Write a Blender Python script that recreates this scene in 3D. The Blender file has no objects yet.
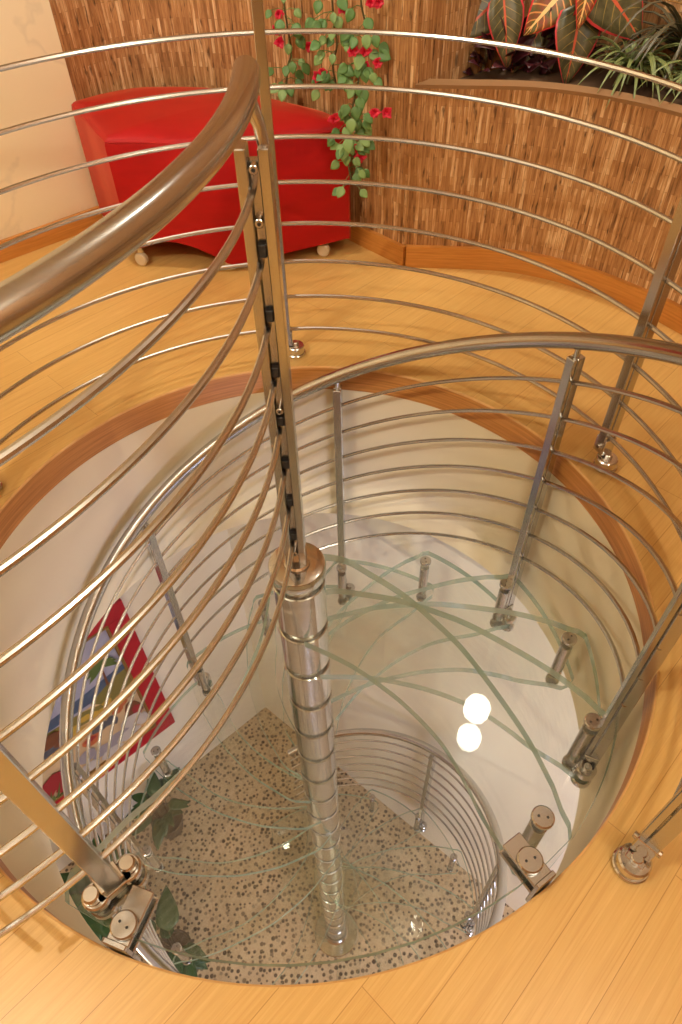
import bpy, math, random
from math import sin, cos, radians as R, pi
from mathutils import Vector as V, Matrix, noise as mnoise
random.seed(7)
sc = bpy.context.scene
COL = sc.collection

# ------------------------------------------------------------------ materials
class NT:
    def __init__(s, name):
        s.m = bpy.data.materials.new(name); s.m.use_nodes = True
        s.t = s.m.node_tree; s.t.nodes.clear()
        s.out = s.n('ShaderNodeOutputMaterial')
    def n(s, kind, **kw):
        x = s.t.nodes.new(kind)
        for k, v in kw.items():
            if k in x.inputs: s.put(x.inputs[k], v)
            else: setattr(x, k, v)
        return x
    def put(s, sock, v):
        if isinstance(v, bpy.types.NodeSocket): s.t.links.new(v, sock)
        else: sock.default_value = v
    def math(s, op, a, b=0.0, c=0.0, clamp=False):
        x = s.n('ShaderNodeMath', operation=op, use_clamp=clamp)
        for i, v in enumerate((a, b, c)): s.put(x.inputs[i], v)
        return x.outputs[0]
    def ramp(s, fac, stops, interp='LINEAR'):
        x = s.n('ShaderNodeValToRGB'); x.color_ramp.interpolation = interp
        el = x.color_ramp.elements
        while len(el) < len(stops): el.new(0.5)
        for e, (p, c) in zip(el, stops):
            e.position = p; e.color = (*c, 1) if len(c) == 3 else c
        s.put(x.inputs[0], fac); return x.outputs[0]
    def mix(s, fac, a, b, mode='MIX'):
        x = s.n('ShaderNodeMix', data_type='RGBA', blend_type=mode)
        s.put(x.inputs[0], fac)
        for i, v in ((6, a), (7, b)):
            s.put(x.inputs[i], (*v, 1) if isinstance(v, tuple) and len(v) == 3 else v)
        return x.outputs[2]
    def coord(s, which='Object', scale=(1, 1, 1), rot=(0, 0, 0)):
        c = s.n('ShaderNodeTexCoord'); src = c.outputs[which]
        if any(rot):
            r = s.n('ShaderNodeMapping'); r.inputs['Rotation'].default_value = rot
            s.t.links.new(src, r.inputs[0]); src = r.outputs[0]
        m = s.n('ShaderNodeMapping'); m.inputs['Scale'].default_value = scale
        s.t.links.new(src, m.inputs[0]); return m.outputs[0]
    def noise(s, vec, scale, detail=3, rough=.55):
        x = s.n('ShaderNodeTexNoise', Scale=scale, Detail=detail, Roughness=rough); s.put(x.inputs['Vector'], vec); return x.outputs['Fac']
    def bump(s, h, strength=.2, dist=.002):
        x = s.n('ShaderNodeBump', Strength=strength, Distance=dist); s.put(x.inputs['Height'], h); return x.outputs[0]
    def bsdf(s, **kw):
        x = s.n('ShaderNodeBsdfPrincipled')
        for k, v in kw.items():
            k = k.replace('_', ' ')
            if isinstance(v, tuple) and len(v) == 3 and x.inputs[k].type == 'RGBA': v = (*v, 1)
            s.put(x.inputs[k], v)
        s.t.links.new(x.outputs[0], s.out.inputs[0]); return x

def srgb(r, g, b):
    f = lambda c: (c/255/12.92) if c/255 <= .04045 else ((c/255+.055)/1.055)**2.4
    return (f(r), f(g), f(b))

def plain(name, col, rough=.5, metal=0.0, **kw):
    t = NT(name); v = t.coord('Object')
    n = t.noise(v, 14, 2)
    c = t.mix(t.math('MULTIPLY', n, .35), col, tuple(x*.72 for x in col))
    t.bsdf(Base_Color=c, Roughness=rough, Metallic=metal, **kw); return t.m

def steel(name, col, rough, streak=0.0):
    t = NT(name); v = t.coord('Object', (60, 60, 60))
    n = t.noise(v, 4, 2)
    t.bsdf(Base_Color=t.mix(n, col, tuple(x*.9 for x in col)), Metallic=1.0,
           Roughness=t.math('ADD', rough, t.math('MULTIPLY', n, .06)))
    return t.m
M = {}
M['steel'] = steel('brushed_steel', (.56, .555, .54), .17)
M['rod'] = steel('rod_steel', (.58, .565, .53), .21)
M['polish'] = steel('polished_steel', (.66, .655, .64), .10)
M['dark'] = plain('dark_recess', (.02, .017, .015), .6)

def glass_mat():
    t = NT('clear_glass')
    tr = t.n('ShaderNodeBsdfTransparent', Color=(.970, .980, .968, 1))
    gl = t.n('ShaderNodeBsdfGlossy', Roughness=0.015, Color=(1, 1, 1, 1))
    lw = t.n('ShaderNodeLayerWeight', Blend=.5)
    f = t.math('ADD', t.math('MULTIPLY', t.math('POWER', lw.outputs['Facing'], 5.0), .9), .035, clamp=True)
    mx = t.n('ShaderNodeMixShader'); t.put(mx.inputs[0], f)
    t.t.links.new(tr.outputs[0], mx.inputs[1]); t.t.links.new(gl.outputs[0], mx.inputs[2])
    t.t.links.new(mx.outputs[0], t.out.inputs[0]); return t.m
def glass_edge_mat():
    t = NT('green_glass_edge')
    tr = t.n('ShaderNodeBsdfTransparent', Color=(.66, .82, .74, 1))
    df = t.n('ShaderNodeBsdfTranslucent', Color=(.56, .78, .66, 1))
    d2 = t.n('ShaderNodeBsdfDiffuse', Color=(.36, .55, .44, 1))
    gl = t.n('ShaderNodeBsdfGlossy', Roughness=.07, Color=(1, 1, 1, 1))
    m1 = t.n('ShaderNodeMixShader', Fac=.5); m2 = t.n('ShaderNodeMixShader', Fac=.5); m3 = t.n('ShaderNodeMixShader', Fac=.22)
    L = t.t.links
    L.new(df.outputs[0], m1.inputs[1]); L.new(d2.outputs[0], m1.inputs[2])
    L.new(tr.outputs[0], m2.inputs[1]); L.new(m1.outputs[0], m2.inputs[2])
    L.new(m2.outputs[0], m3.inputs[1]); L.new(gl.outputs[0], m3.inputs[2]); L.new(m3.outputs[0], t.out.inputs[0])
    return t.m
M['glass'] = glass_mat(); M['glass_edge'] = glass_edge_mat()

def bamboo(name, planks=True, tint=(1, 1, 1), rot=45):
    t = NT(name)
    v = t.coord('Object', (1, 1, 1), (0, 0, R(-rot)))
    br = t.n('ShaderNodeTexBrick', Scale=1.0, offset=.37)
    t.put(br.inputs['Vector'], v)
    for k, x in (('Color1', (.42, .42, .42, 1)), ('Color2', (.62, .62, .62, 1)), ('Mortar', (0, 0, 0, 1)), ('Mortar Size', .0006), ('Brick Width', 1.3), ('Row Height', .092), ('Bias', 0.0)):
        br.inputs[k].default_value = x
    v2 = t.coord('Object', (2.2, 46, 46), (0, 0, R(-rot)))
    g = t.noise(v2, 3.0, 4, .6)
    v3 = t.coord('Object', (2.6, 230, 230), (0, 0, R(-rot)))
    g2 = t.noise(v3, 1.4, 2, .5)
    T = lambda c: tuple(a*b for a, b in zip(c, tint))
    c = t.ramp(g, [(.25, T(srgb(192, 144, 76))), (.5, T(srgb(206, 162, 92))), (.75, T(srgb(222, 184, 116)))])
    if planks:
        sep = t.n('ShaderNodeSeparateColor'); t.t.links.new(br.outputs['Color'], sep.inputs[0])
        c = t.mix(.5, c, t.mix(sep.outputs[0], T(srgb(194, 146, 76)), T(srgb(232, 198, 132))))
        c = t.mix(t.math('MULTIPLY', br.outputs['Fac'], .5), c, T(srgb(132, 84, 38)))
    c = t.mix(t.math('MULTIPLY', t.ramp(g2, [(.54, (0, 0, 0)), (.70, (1, 1, 1))]), .30), c, T(srgb(186, 132, 70)))
    t.bsdf(Base_Color=c, Roughness=.34, Specular_IOR_Level=.4, Normal=t.bump(g, .05, .001)); return t.m
M['floor'] = bamboo('bamboo_floor', tint=(1.0, .99, .96))
M['band'] = None
def band_mat(name, c0, c1, axis_scale):
    t = NT(name); v = t.coord('Object', axis_scale)
    g = t.noise(v, 2.5, 4, .6)
    t.bsdf(Base_Color=t.ramp(g, [(.3, c0), (.7, c1)]), Roughness=.4); return t.m
M['band'] = band_mat('edge_bamboo', srgb(176, 112, 50), srgb(214, 150, 80), (2, 2, 70))
M['nosing'] = band_mat('nosing_bamboo', srgb(212, 158, 94), srgb(232, 184, 120), (9, 9, 30))
M['skirting'] = band_mat('oak_skirting', srgb(180, 116, 50), srgb(206, 142, 70), (3, 3, 60))

def strips():
    t = NT('wood_strip_cladding')
    uv = t.n('ShaderNodeUVMap'); sep = t.n('ShaderNodeSeparateXYZ'); t.t.links.new(uv.outputs[0], sep.inputs[0])
    cmb = t.n('ShaderNodeCombineXYZ'); t.put(cmb.inputs[0], sep.outputs[1]); t.put(cmb.inputs[1], sep.outputs[0])
    def brick(w, h, off):
        b = t.n('ShaderNodeTexBrick', Scale=1.0, offset=off); t.put(b.inputs['Vector'], cmb.outputs[0])
        for k, x in (('Color1', (0, 0, 0, 1)), ('Color2', (1, 1, 1, 1)), ('Mortar', (.5, .5, .5, 1)), ('Mortar Size', .0006), ('Brick Width', w), ('Row Height', h)):
            b.inputs[k].default_value = x
        s2 = t.n('ShaderNodeSeparateColor'); t.t.links.new(b.outputs['Color'], s2.inputs[0]); return s2.outputs[0], b.outputs['Fac']
    a, fa = brick(.105, .0118, .43)
    b2, fb = brick(.29, .0118, .29)
    v = t.n('ShaderNodeMapping'); v.inputs['Scale'].default_value = (11, 130, 1); t.t.links.new(cmb.outputs[0], v.inputs[0])
    g = t.noise(v.outputs[0], 1.0, 4, .65)
    v2 = t.n('ShaderNodeMapping'); v2.inputs['Scale'].default_value = (11, 75, 1); t.t.links.new(cmb.outputs[0], v2.inputs[0])
    k = t.noise(v2.outputs[0], 1.0, 3, .6)
    mixv = t.math('ADD', t.math('MULTIPLY', a, .30), t.math('ADD', t.math('MULTIPLY', b2, .14), t.math('SUBTRACT', t.math('MULTIPLY', g, .95), .17)))
    c = t.ramp(mixv, [(.16, srgb(92, 60, 36)), (.38, srgb(158, 110, 66)), (.60, srgb(190, 142, 92)), (.84, srgb(236, 206, 162))])
    c = t.mix(t.math('MULTIPLY', t.ramp(k, [(.585, (0, 0, 0)), (.67, (1, 1, 1))]), .85), c, srgb(70, 42, 24))
    c = t.mix(t.math('MULTIPLY', fa, .5), c, srgb(92, 56, 30))
    t.bsdf(Base_Color=c, Roughness=.6, Normal=t.bump(mixv, .5, .003)); return t.m
M['strips'] = strips()

def plaster(name, col, veins=0.0):
    t = NT(name); v = t.coord('Object')
    n = t.noise(v, 2.2, 4)
    c = t.mix(t.math('MULTIPLY', n, .35), col, tuple(x*.88 for x in col))
    if veins:
        n2 = t.noise(v, 1.6, 5, .5)
        line = t.math('SUBTRACT', 1.0, t.math('MULTIPLY', t.math('ABSOLUTE', t.math('SUBTRACT', n2, .5)), 90.0), clamp=True)
        c = t.mix(t.math('MULTIPLY', line, veins), c, tuple(x*.72 for x in col))
    t.bsdf(Base_Color=c, Roughness=.7, Normal=t.bump(t.noise(v, 60, 2), .06, .001)); return t.m
M['cream'] = plaster('cream_plaster', srgb(244, 230, 196), .35)
M['white'] = plaster('white_plaster', srgb(234, 226, 206))
M['shaft'] = plaster('shaft_plaster', srgb(248, 234, 200))
M['ceil'] = plaster('ceiling_paint', srgb(244, 236, 222))

def pebbles():
    t = NT('exposed_pebble_floor'); v = t.coord('Object')
    vo = t.n('ShaderNodeTexVoronoi', voronoi_dimensions='2D', Scale=30.0, Randomness=1.0); t.put(vo.inputs['Vector'], v)
    sep = t.n('ShaderNodeSeparateColor'); t.t.links.new(vo.outputs['Color'], sep.inputs[0])
    rad = t.math('ADD', .22, t.math('MULTIPLY', sep.outputs[0], .23))
    spot = t.math('MULTIPLY', t.math('SUBTRACT', rad, vo.outputs['Distance']), 9.0, clamp=True)
    dark = t.ramp(sep.outputs[1], [(.0, srgb(62, 46, 34)), (.45, srgb(92, 74, 54)), (.75, srgb(124, 106, 82)), (1, srgb(176, 158, 130))])
    n = t.noise(v, 5, 4)
    vs = t.n('ShaderNodeTexVoronoi', Scale=60.0); t.put(vs.inputs['Vector'], v)
    base = t.ramp(n, [(.3, srgb(186, 164, 132)), (.7, srgb(214, 192, 158))])
    base = t.mix(t.math('MULTIPLY', vs.outputs['Distance'], .35), base, srgb(150, 124, 92))
    c = t.mix(spot, base, dark)
    t.bsdf(Base_Color=c, Roughness=.45, Normal=t.bump(spot, .4, .004)); return t.m
M['pebble'] = pebbles()

def velvet():
    t = NT('red_velvet'); v = t.coord('Object', (1, 1, 5))
    n = t.noise(v, 7, 4)
    c = t.mix(n, srgb(182, 10, 18), srgb(152, 3, 12))
    t.bsdf(Base_Color=c, Roughness=.5, Sheen_Weight=.6, Sheen_Roughness=.35, Sheen_Tint=(1, .25, .12), Specular_IOR_Level=.3); return t.m
M['velvet'] = velvet()

def croton():
    t = NT('croton_leaf')
    uv = t.n('ShaderNodeUVMap'); s = t.n('ShaderNodeSeparateXYZ'); t.t.links.new(uv.outputs[0], s.inputs[0])
    u = t.math('ABSOLUTE', s.outputs[0]); w = s.outputs[1]
    n = t.noise(t.coord('Object'), 30, 3)
    base = t.ramp(n, [(.3, srgb(56, 56, 36)), (.5, srgb(84, 80, 52)), (.72, srgb(104, 92, 62))])
    ph = t.math('FRACT', t.math('SUBTRACT', t.math('MULTIPLY', w, 8.0), t.math('MULTIPLY', u, 1.6)))
    vein = t.math('LESS_THAN', t.math('ABSOLUTE', t.math('SUBTRACT', ph, .5)), t.math('SUBTRACT', .075, t.math('MULTIPLY', u, .075)))
    c = t.mix(t.math('MULTIPLY', vein, .62), base, srgb(176, 148, 78))
    c = t.mix(t.math('LESS_THAN', u, .055), c, srgb(204, 92, 62))
    c = t.mix(t.math('GREATER_THAN', u, .915), c, srgb(208, 62, 70))
    t.bsdf(Base_Color=c, Roughness=.35); return t.m
M['croton'] = croton()
def croton_light():
    t = NT('croton_young_leaf')
    uv = t.n('ShaderNodeUVMap'); s = t.n('ShaderNodeSeparateXYZ'); t.t.links.new(uv.outputs[0], s.inputs[0])
    u = t.math('ABSOLUTE', s.outputs[0]); w = s.outputs[1]
    ph = t.math('FRACT', t.math('SUBTRACT', t.math('MULTIPLY', w, 9.0), t.math('MULTIPLY', u, 1.6)))
    vein = t.math('LESS_THAN', t.math('ABSOLUTE', t.math('SUBTRACT', ph, .5)), .10)
    n = t.noise(t.coord('Object'), 30, 3)
    c = t.mix(vein, t.ramp(n, [(.4, srgb(96, 92, 44)), (.6, srgb(140, 70, 44))]), srgb(222, 150, 84))
    c = t.mix(t.math('LESS_THAN', u, .1), c, srgb(246, 210, 140))
    c = t.mix(t.math('GREATER_THAN', u, .88), c, srgb(226, 56, 60))
    t.bsdf(Base_Color=c, Roughness=.35); return t.m
M['croton_young'] = croton_light()
M['maroon'] = plain('maroon_leaf', srgb(66, 20, 28), .4)
M['leaf'] = plain('green_leaf', srgb(88, 128, 66), .45)
M['leaf2'] = plain('pale_green_leaf', srgb(128, 160, 94), .45)
M['leafdark'] = plain('dark_green_leaf', srgb(44, 76, 34), .4)
M['stem'] = plain('plant_stem', srgb(92, 80, 48), .6)
M['bract'] = plain('crimson_bract', srgb(214, 24, 62), .5)
M['blade'] = plain('grassy_blade', srgb(120, 132, 78), .4)
M['bladedark'] = plain('dark_blade', srgb(84, 78, 56), .4)
M['soil'] = plain('potting_soil', srgb(84, 60, 40), .95)
M['ledge'] = plaster('stone_ledge', srgb(150, 112, 74))
M['pot'] = plain('terracotta', srgb(84, 70, 52), .7)
M['caster'] = plain('clear_caster', srgb(210, 190, 160), .15)
def flat(n, *c): M[n] = plain('paint_'+n, srgb(*c), .55)
flat('mat_red', 168, 12, 32); flat('gold', 128, 96, 44); flat('sky', 160, 160, 182); flat('sea', 66, 84, 112); flat('hill', 122, 112, 56)
flat('yellow', 190, 156, 64); flat('orange', 180, 98, 58); flat('rock', 190, 182, 176); flat('rockd', 150, 142, 148); flat('brown', 110, 66, 40)
flat('crimson', 150, 40, 44); flat('grass', 88, 108, 54); flat('sand', 200, 172, 132); flat('slate', 84, 84, 92)
em = NT('lamp_glow'); e_ = em.n('ShaderNodeEmission', Strength=34.0, Color=(1, .92, .78, 1)); em.t.links.new(e_.outputs[0], em.out.inputs[0]); M['glow'] = em.m

# ------------------------------------------------------------------ mesh helpers
class MB:
    def __init__(s): s.v = []; s.f = []; s.mi = []; s.uv = {}; s.flat = set()
    def face(s, idx, mi=0, uv=None, flat=False):
        s.f.append(tuple(idx)); s.mi.append(mi)
        if uv: s.uv[len(s.f)-1] = uv
        if flat: s.flat.add(len(s.f)-1)
    def add(s, vs):
        o = len(s.v); s.v += [V(p) for p in vs]; return o
    def tube(s, path, r, n=10, cap=True, mi=0, closed=False, flatten=1.0):
        path = [V(p) for p in path]; N = len(path)
        rr = r if isinstance(r, (list, tuple)) else [r]*N
        tang = []
        for i in range(N):
            a = path[i-1] if (i > 0 or closed) else path[i]; b = path[(i+1) % N] if (i < N-1 or closed) else path[i]
            tang.append((b-a).normalized())
        up = V((0, 0, 1)) if abs(tang[0].z) < .9 else V((1, 0, 0))
        nx = tang[0].cross(up).normalized(); rings = []
        for i in range(N):
            nx = (nx - tang[i]*nx.dot(tang[i])).normalized(); ny = tang[i].cross(nx)
            rings.append(s.add([path[i] + (nx*cos(2*pi*k/n) + ny*sin(2*pi*k/n)*flatten)*rr[i] for k in range(n)]))
        for i in range(N if closed else N-1):
            a, b = rings[i], rings[(i+1) % N]
            for k in range(n): s.face((a+k, a+(k+1) % n, b+(k+1) % n, b+k), mi)
        if cap and not closed:
            s.face([rings[0]+k for k in reversed(range(n))], mi, flat=True); s.face([rings[-1]+k for k in range(n)], mi, flat=True)
        return s
    def cyl(s, a, b, r, n=20, bev=0.0, mi=0):
        a, b = V(a), V(b); d = (b-a).normalized()
        if bev: return s.tube([a, a+d*bev, b-d*bev, b], [r-bev, r, r, r-bev], n, mi=mi)
        return s.tube([a, b], r, n, mi=mi)
    def box(s, c, ax, half, mi=0, bev=.0015):
        """box at c with axes ax (3 unit vectors) and half sizes, chamfered"""
        c = V(c); ax = [V(a) for a in ax]; h = half; b = min(bev, min(h)*.6)
        idx = {}
        pts = []
        for sx in (-1, 1):
            for sy in (-1, 1):
                for sz in (-1, 1):
                    for k in range(3):
                        q = [sx*(h[0]-(0 if k == 0 else b)), sy*(h[1]-(0 if k == 1 else b)), sz*(h[2]-(0 if k == 2 else b))]
                        idx[(sx, sy, sz, k)] = len(pts); pts.append(c + ax[0]*q[0] + ax[1]*q[1] + ax[2]*q[2])
        o = s.add(pts); I = lambda *k: o+idx[k]
        for k in range(3):
            for sg in (-1, 1):
                loop = []
                for (p, q) in ((-1, -1), (1, -1), (1, 1), (-1, 1)):
                    t = [0, 0, 0]; t[k] = sg; t[(k+1) % 3] = p; t[(k+2) % 3] = q; loop.append(I(*t, k))
                s.face(loop if sg > 0 else loop[::-1], mi, flat=True)
        for k in range(3):
            k1, k2 = (k+1) % 3, (k+2) % 3
            for p in (-1, 1):
                for q in (-1, 1):
                    def g(e, kk):
                        t = [0, 0, 0]; t[k] = e; t[k1] = p; t[k2] = q; return I(*t, kk)
                    loop = [g(-1, k1), g(1, k1), g(1, k2), g(-1, k2)]
                    s.face(loop if p*q < 0 else loop[::-1], mi, flat=True)
        for sx in (-1, 1):
            for sy in (-1, 1):
                for sz in (-1, 1):
                    l = [I(sx, sy, sz, 0), I(sx, sy, sz, 1), I(sx, sy, sz, 2)]
                    s.face(l if sx*sy*sz > 0 else l[::-1], mi, flat=True)
        return s
    def prism(s, poly, z0, z1, mi_top=0, mi_side=0, bev=0.0):
        """solid from a 2-D outline (ccw)"""
        n = len(poly)
        a = s.add([(x, y, z0) for x, y in poly]); b = s.add([(x, y, z1) for x, y in poly])
        s.face([a+k for k in reversed(range(n))], mi_top, flat=True); s.face([b+k for k in range(n)], mi_top, flat=True)
        for k in range(n): s.face((a+k, a+(k+1) % n, b+(k+1) % n, b+k), mi_side)
        return s
    def ribbon(s, pts, z0, z1, thick, mi=0, closed=False):
        """wall standing on a 2-D polyline; pts is the visible side, thick goes to its left; uv in metres"""
        n = len(pts); P2 = [V((x, y)) for x, y in pts]; off = []
        for i in range(n):
            a = P2[max(i-1, 0)]; b = P2[min(i+1, n-1)]; d = (b-a).normalized(); off.append(P2[i] + V((-d.y, d.x))*thick)
        L = [0]
        for i in range(1, n): L.append(L[-1] + (P2[i]-P2[i-1]).length)
        f0 = s.add([(p.x, p.y, z0) for p in P2]); f1 = s.add([(p.x, p.y, z1) for p in P2])
        b0 = s.add([(p.x, p.y, z0) for p in off]); b1 = s.add([(p.x, p.y, z1) for p in off])
        for i in range(n-1):
            u = [(L[i], z0), (L[i+1], z0), (L[i+1], z1), (L[i], z1)]
            s.face((f0+i, f0+i+1, f1+i+1, f1+i), mi, u)
            s.face((b0+i+1, b0+i, b1+i, b1+i+1), mi, u)
            s.face((f1+i, f1+i+1, b1+i+1, b1+i), mi, [(L[i], z1), (L[i+1], z1), (L[i+1], z1+thick), (L[i], z1+thick)], True)
            s.face((f0+i+1, f0+i, b0+i, b0+i+1), mi, u, True)
        for i in (0, n-1):
            q = (f0+i, b0+i, b1+i, f1+i); s.face(q if i else q[::-1], mi, [(0, z0), (thick, z0), (thick, z1), (0, z1)], True)
        return s
    def ring(s, r0, r1, z0, z1, n=128, a0=0, a1=360, mi=0):
        full = abs(a1-a0-360) < 1e-6; m = n if full else n+1
        A = [R(a0+(a1-a0)*i/n) for i in range(m)]
        q = [s.add([(r*cos(a), r*sin(a), z) for a in A]) for r, z in ((r0, z0), (r1, z0), (r1, z1), (r0, z1))]
        for i in range(n):
            j = (i+1) % m
            for k in range(4):
                k2 = (k+1) % 4; s.face((q[k]+i, q[k]+j, q[k2]+j, q[k2]+i), mi)
        if not full:
            s.face([q[k] for k in range(4)], mi); s.face([q[k]+m-1 for k in reversed(range(4))], mi)
        return s
    def build(s, name, mats, parent=None, smooth=True, origin=None):
        me = bpy.data.meshes.new(name)
        o0 = V(origin) if origin is not None else V((0, 0, 0))
        me.from_pydata([v-o0 for v in s.v], [], s.f)
        for m in (mats if isinstance(mats, list) else [mats]): me.materials.append(m)
        for i, p in enumerate(me.polygons):
            p.material_index = s.mi[i]; p.use_smooth = smooth and i not in s.flat
        if s.uv:
            l = me.uv_layers.new(name='UVMap')
            for i, p in enumerate(me.polygons):
                if i in s.uv:
                    for li, c in zip(p.loop_indices, s.uv[i]): l.data[li].uv = c
        me.update()
        if smooth:
            try: me.set_sharp_from_angle(angle=R(30))
            except Exception: pass
        o = bpy.data.objects.new(name, me); COL.objects.link(o)
        if origin is not None: o.location = o0
        if parent is not None:
            o.parent = parent
            if origin is not None: o.location = o0 - parent_loc(parent)
            else: o.location = -parent_loc(parent)
        return o
def parent_loc(p):
    l = V(p.location)
    while p.parent is not None: p = p.parent; l += p.location
    return l
def tag(o, label, cat, group=None, kind=None):
    o['label'] = label; o['category'] = cat
    if group: o['group'] = group
    if kind: o['kind'] = kind
    return o
def thing(name, loc, label, cat, group=None):
    o = bpy.data.objects.new(name, None); COL.objects.link(o); o.location = loc; o.empty_display_size = .1
    return tag(o, label, cat, group)
def struct(o, label=None):
    o['kind'] = 'structure'
    if label: o['label'] = label
    return o
def P(r, deg, z=0.0): return V((r*cos(R(deg)), r*sin(R(deg)), z))
def rot2(p, deg): return (p[0]*cos(R(deg))-p[1]*sin(R(deg)), p[0]*sin(R(deg))+p[1]*cos(R(deg)))
def spline(pts, n):
    """Catmull-Rom through pts"""
    pts = [V(p) for p in pts]; out = []
    for i in range(len(pts)-1):
        p0 = pts[i-1] if i else pts[0]*2-pts[1]; p1, p2 = pts[i], pts[i+1]; p3 = pts[i+2] if i+2 < len(pts) else p2*2-p1
        for k in range(n):
            t = k/n; out.append(.5*((2*p1)+(p2-p0)*t+(2*p0-5*p1+4*p2-p3)*t*t+(3*p1-p0-3*p2+p3)*t**3))
    out.append(pts[-1]); return out

RH = .79            # radius of the opening
RISE = .185; STEP = 26.7; A0 = -51.5
ZLOW = -3.80; ZSH = -.675; ZC = 2.55

# ------------------------------------------------------------------ setting: upper room
def floor_mesh(name, mat, z0, z1, r, outer):
    mb = MB(); n = 192
    A = [2*pi*i/n for i in range(n)]
    def hit(a):
        d = (cos(a), sin(a)); best = 1e9; m = len(outer)
        for i in range(m):
            (x1, y1), (x2, y2) = outer[i], outer[(i+1) % m]; ex, ey = x2-x1, y2-y1
            den = d[0]*ey-d[1]*ex
            if abs(den) < 1e-9: continue
            t = (x1*ey-y1*ex)/den; u = (x1*d[1]-y1*d[0])/den
            if t > 0 and -1e-6 <= u <= 1+1e-6: best = min(best, t)
        return (d[0]*best, d[1]*best)
    inn = [(r*cos(a), r*sin(a)) for a in A]; out = [hit(a) for a in A]
    a = mb.add([(x, y, z1) for x, y in inn]); b = mb.add([(x, y, z1) for x, y in out])
    c = mb.add([(x, y, z0) for x, y in inn]); d = mb.add([(x, y, z0) for x, y in out])
    for i in range(n):
        j = (i+1) % n
        mb.face((a+i, b+i, b+j, a+j)); mb.face((c+j, d+j, d+i, c+i)); mb.face((a+j, c+j, c+i, a+i)); mb.face((b+i, d+i, d+j, b+j))
    return mb.build(name, mat, smooth=False)
OUT = [(-3.9, -3.0), (2.9, -3.0), (2.9, 2.6), (-3.9, 2.6)]
struct(floor_mesh('floor', M['floor'], -.03, 0.0, RH+.004, OUT), 'pale bamboo plank floor around the round opening')
struct(floor_mesh('ceiling', M['ceil'], ZSH, -.03, RH+.02, OUT)).name = 'ceiling_lower'
# rounded bamboo band lining the opening
mb = MB(); n = 192
prof = [(RH+.02, -.085), (RH, -.085), (RH, -.006), (RH+.0008, -.0025), (RH+.0038, -.0004), (RH+.0038, -.031), (RH+.02, -.031)]
rings = [mb.add([(r*cos(2*pi*i/n), r*sin(2*pi*i/n), z) for i in range(n)]) for r, z in prof]
for k in range(len(prof)):
    k2 = (k+1) % len(prof)
    for i in range(n): mb.face((rings[k]+i, rings[k2]+i, rings[k2]+(i+1) % n, rings[k]+(i+1) % n), 1 if 2 <= k <= 3 else 0)
struct(mb.build('trim_1', [M['band'], M['nosing']]), 'bamboo band lining the edge of the round opening')
struct(MB().ring(RH, RH+.018, ZSH, -.086, 160).build('wall_shaft', M['shaft']), 'round plaster shaft below the floor opening')

LW0 = V((-.795, 1.787)); LD = V((-.756, -.655))
lw = [LW0 + LD*3.6, LW0]
struct(MB().ribbon([(p.x, p.y) for p in lw], 0, ZC, .1).build('wall_left', M['cream']), 'cream plaster wall at the left')
back = [(p.x, p.y) for p in spline([(-.795, 1.787, 0), (-.66, 1.93, 0), (-.47, 1.98, 0), (-.25, 1.93, 0), (-.02, 1.775, 0), (.14, 1.62, 0), (.25, 1.50, 0), (.36, 1.382, 0)], 8)]
nside = [(.36, 1.382), (.78, 1.80)]
struct(MB().ribbon(back + [(.385, 1.405), (.56, 1.58), (.80, 1.82)], 0, ZC, .08).build('wall_back', M['strips']), 'curved wall clad in vertical brown wood strips')
front = [(p.x, p.y) for p in spline([(.36, 1.38, 0), (.48, 1.365, 0), (.69, 1.335, 0), (.84, 1.275, 0), (.97, 1.185, 0), (1.08, 1.075, 0), (1.17, .97, 0), (1.29, .76, 0), (1.39, .45, 0), (1.43, .1, 0), (1.42, -.25, 0)], 6)]
struct(MB().ribbon(front, 0, .572, .06).build('wall_planter', M['strips']), 'low curved planter wall clad in brown wood strips')
mb = MB(); mb.ribbon([(x, y) for x, y in front], .5721, .582, .055)
struct(mb.build('trim_2', M['ledge']), 'sandy ledge along the top of the planter wall')
nb = [(.78, 1.80)] + [tuple(P(2.02, a)[:2]) for a in range(64, -14, -4)]
struct(MB().ribbon(nb, 0, ZC, .08).build('wall_niche', M['strips']), 'wood strip wall behind the planter')
struct(MB().ribbon([(2.0, -.45), (2.0, -2.9), (-3.8, -2.9)], 0, ZC, -.1).build('wall_front', M['strips']))  # unseen wall; dark wood cladding added to give the steel dark reflections
struct(MB().ribbon([(-3.75, -2.9), (-3.55, -.55)], 0, ZC, .1).build('wall_far_left', M['cream']))
struct(MB().box((-.5, -.2, ZC+.05), ((1, 0, 0), (0, 1, 0), (0, 0, 1)), (3.4, 2.8, .05)).build('ceiling', M['ceil']))
# soil in the planter
mb = MB(); inner = [tuple(V(p)*1.075) for p in [V(q) for q in front]]; outer = [tuple(P(1.99, max(58-7*i/1, -12))[:2]) for i in range(len(inner))]
npl = len(inner)
o1 = mb.add([(x, y, .545) for x, y in inner]); rr = []
for i in range(npl):
    a = math.degrees(math.atan2(inner[i][1], inner[i][0])); a = min(a, 62); rr.append(P(1.98, a))
o2 = mb.add([(p.x, p.y, .555) for p in rr])
for i in range(npl-1): mb.face((o1+i, o1+i+1, o2+i+1, o2+i))
o = mb.build('potting_soil', M['soil'], smooth=False); tag(o, 'dark soil filling the raised planter under the plants', 'soil', kind='stuff')
# skirtings
def skirt(name, pts, h=.072, t=.016):
    return struct(MB().ribbon(pts, 0.0005, h, -t).build(name, M['skirting']))
skirt('baseboard_left', [(p.x, p.y) for p in [LW0+LD*3.5, LW0+V((-.02, -.02))]])
skirt('baseboard_back', back)
skirt('baseboard_planter', front, .078)

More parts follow.
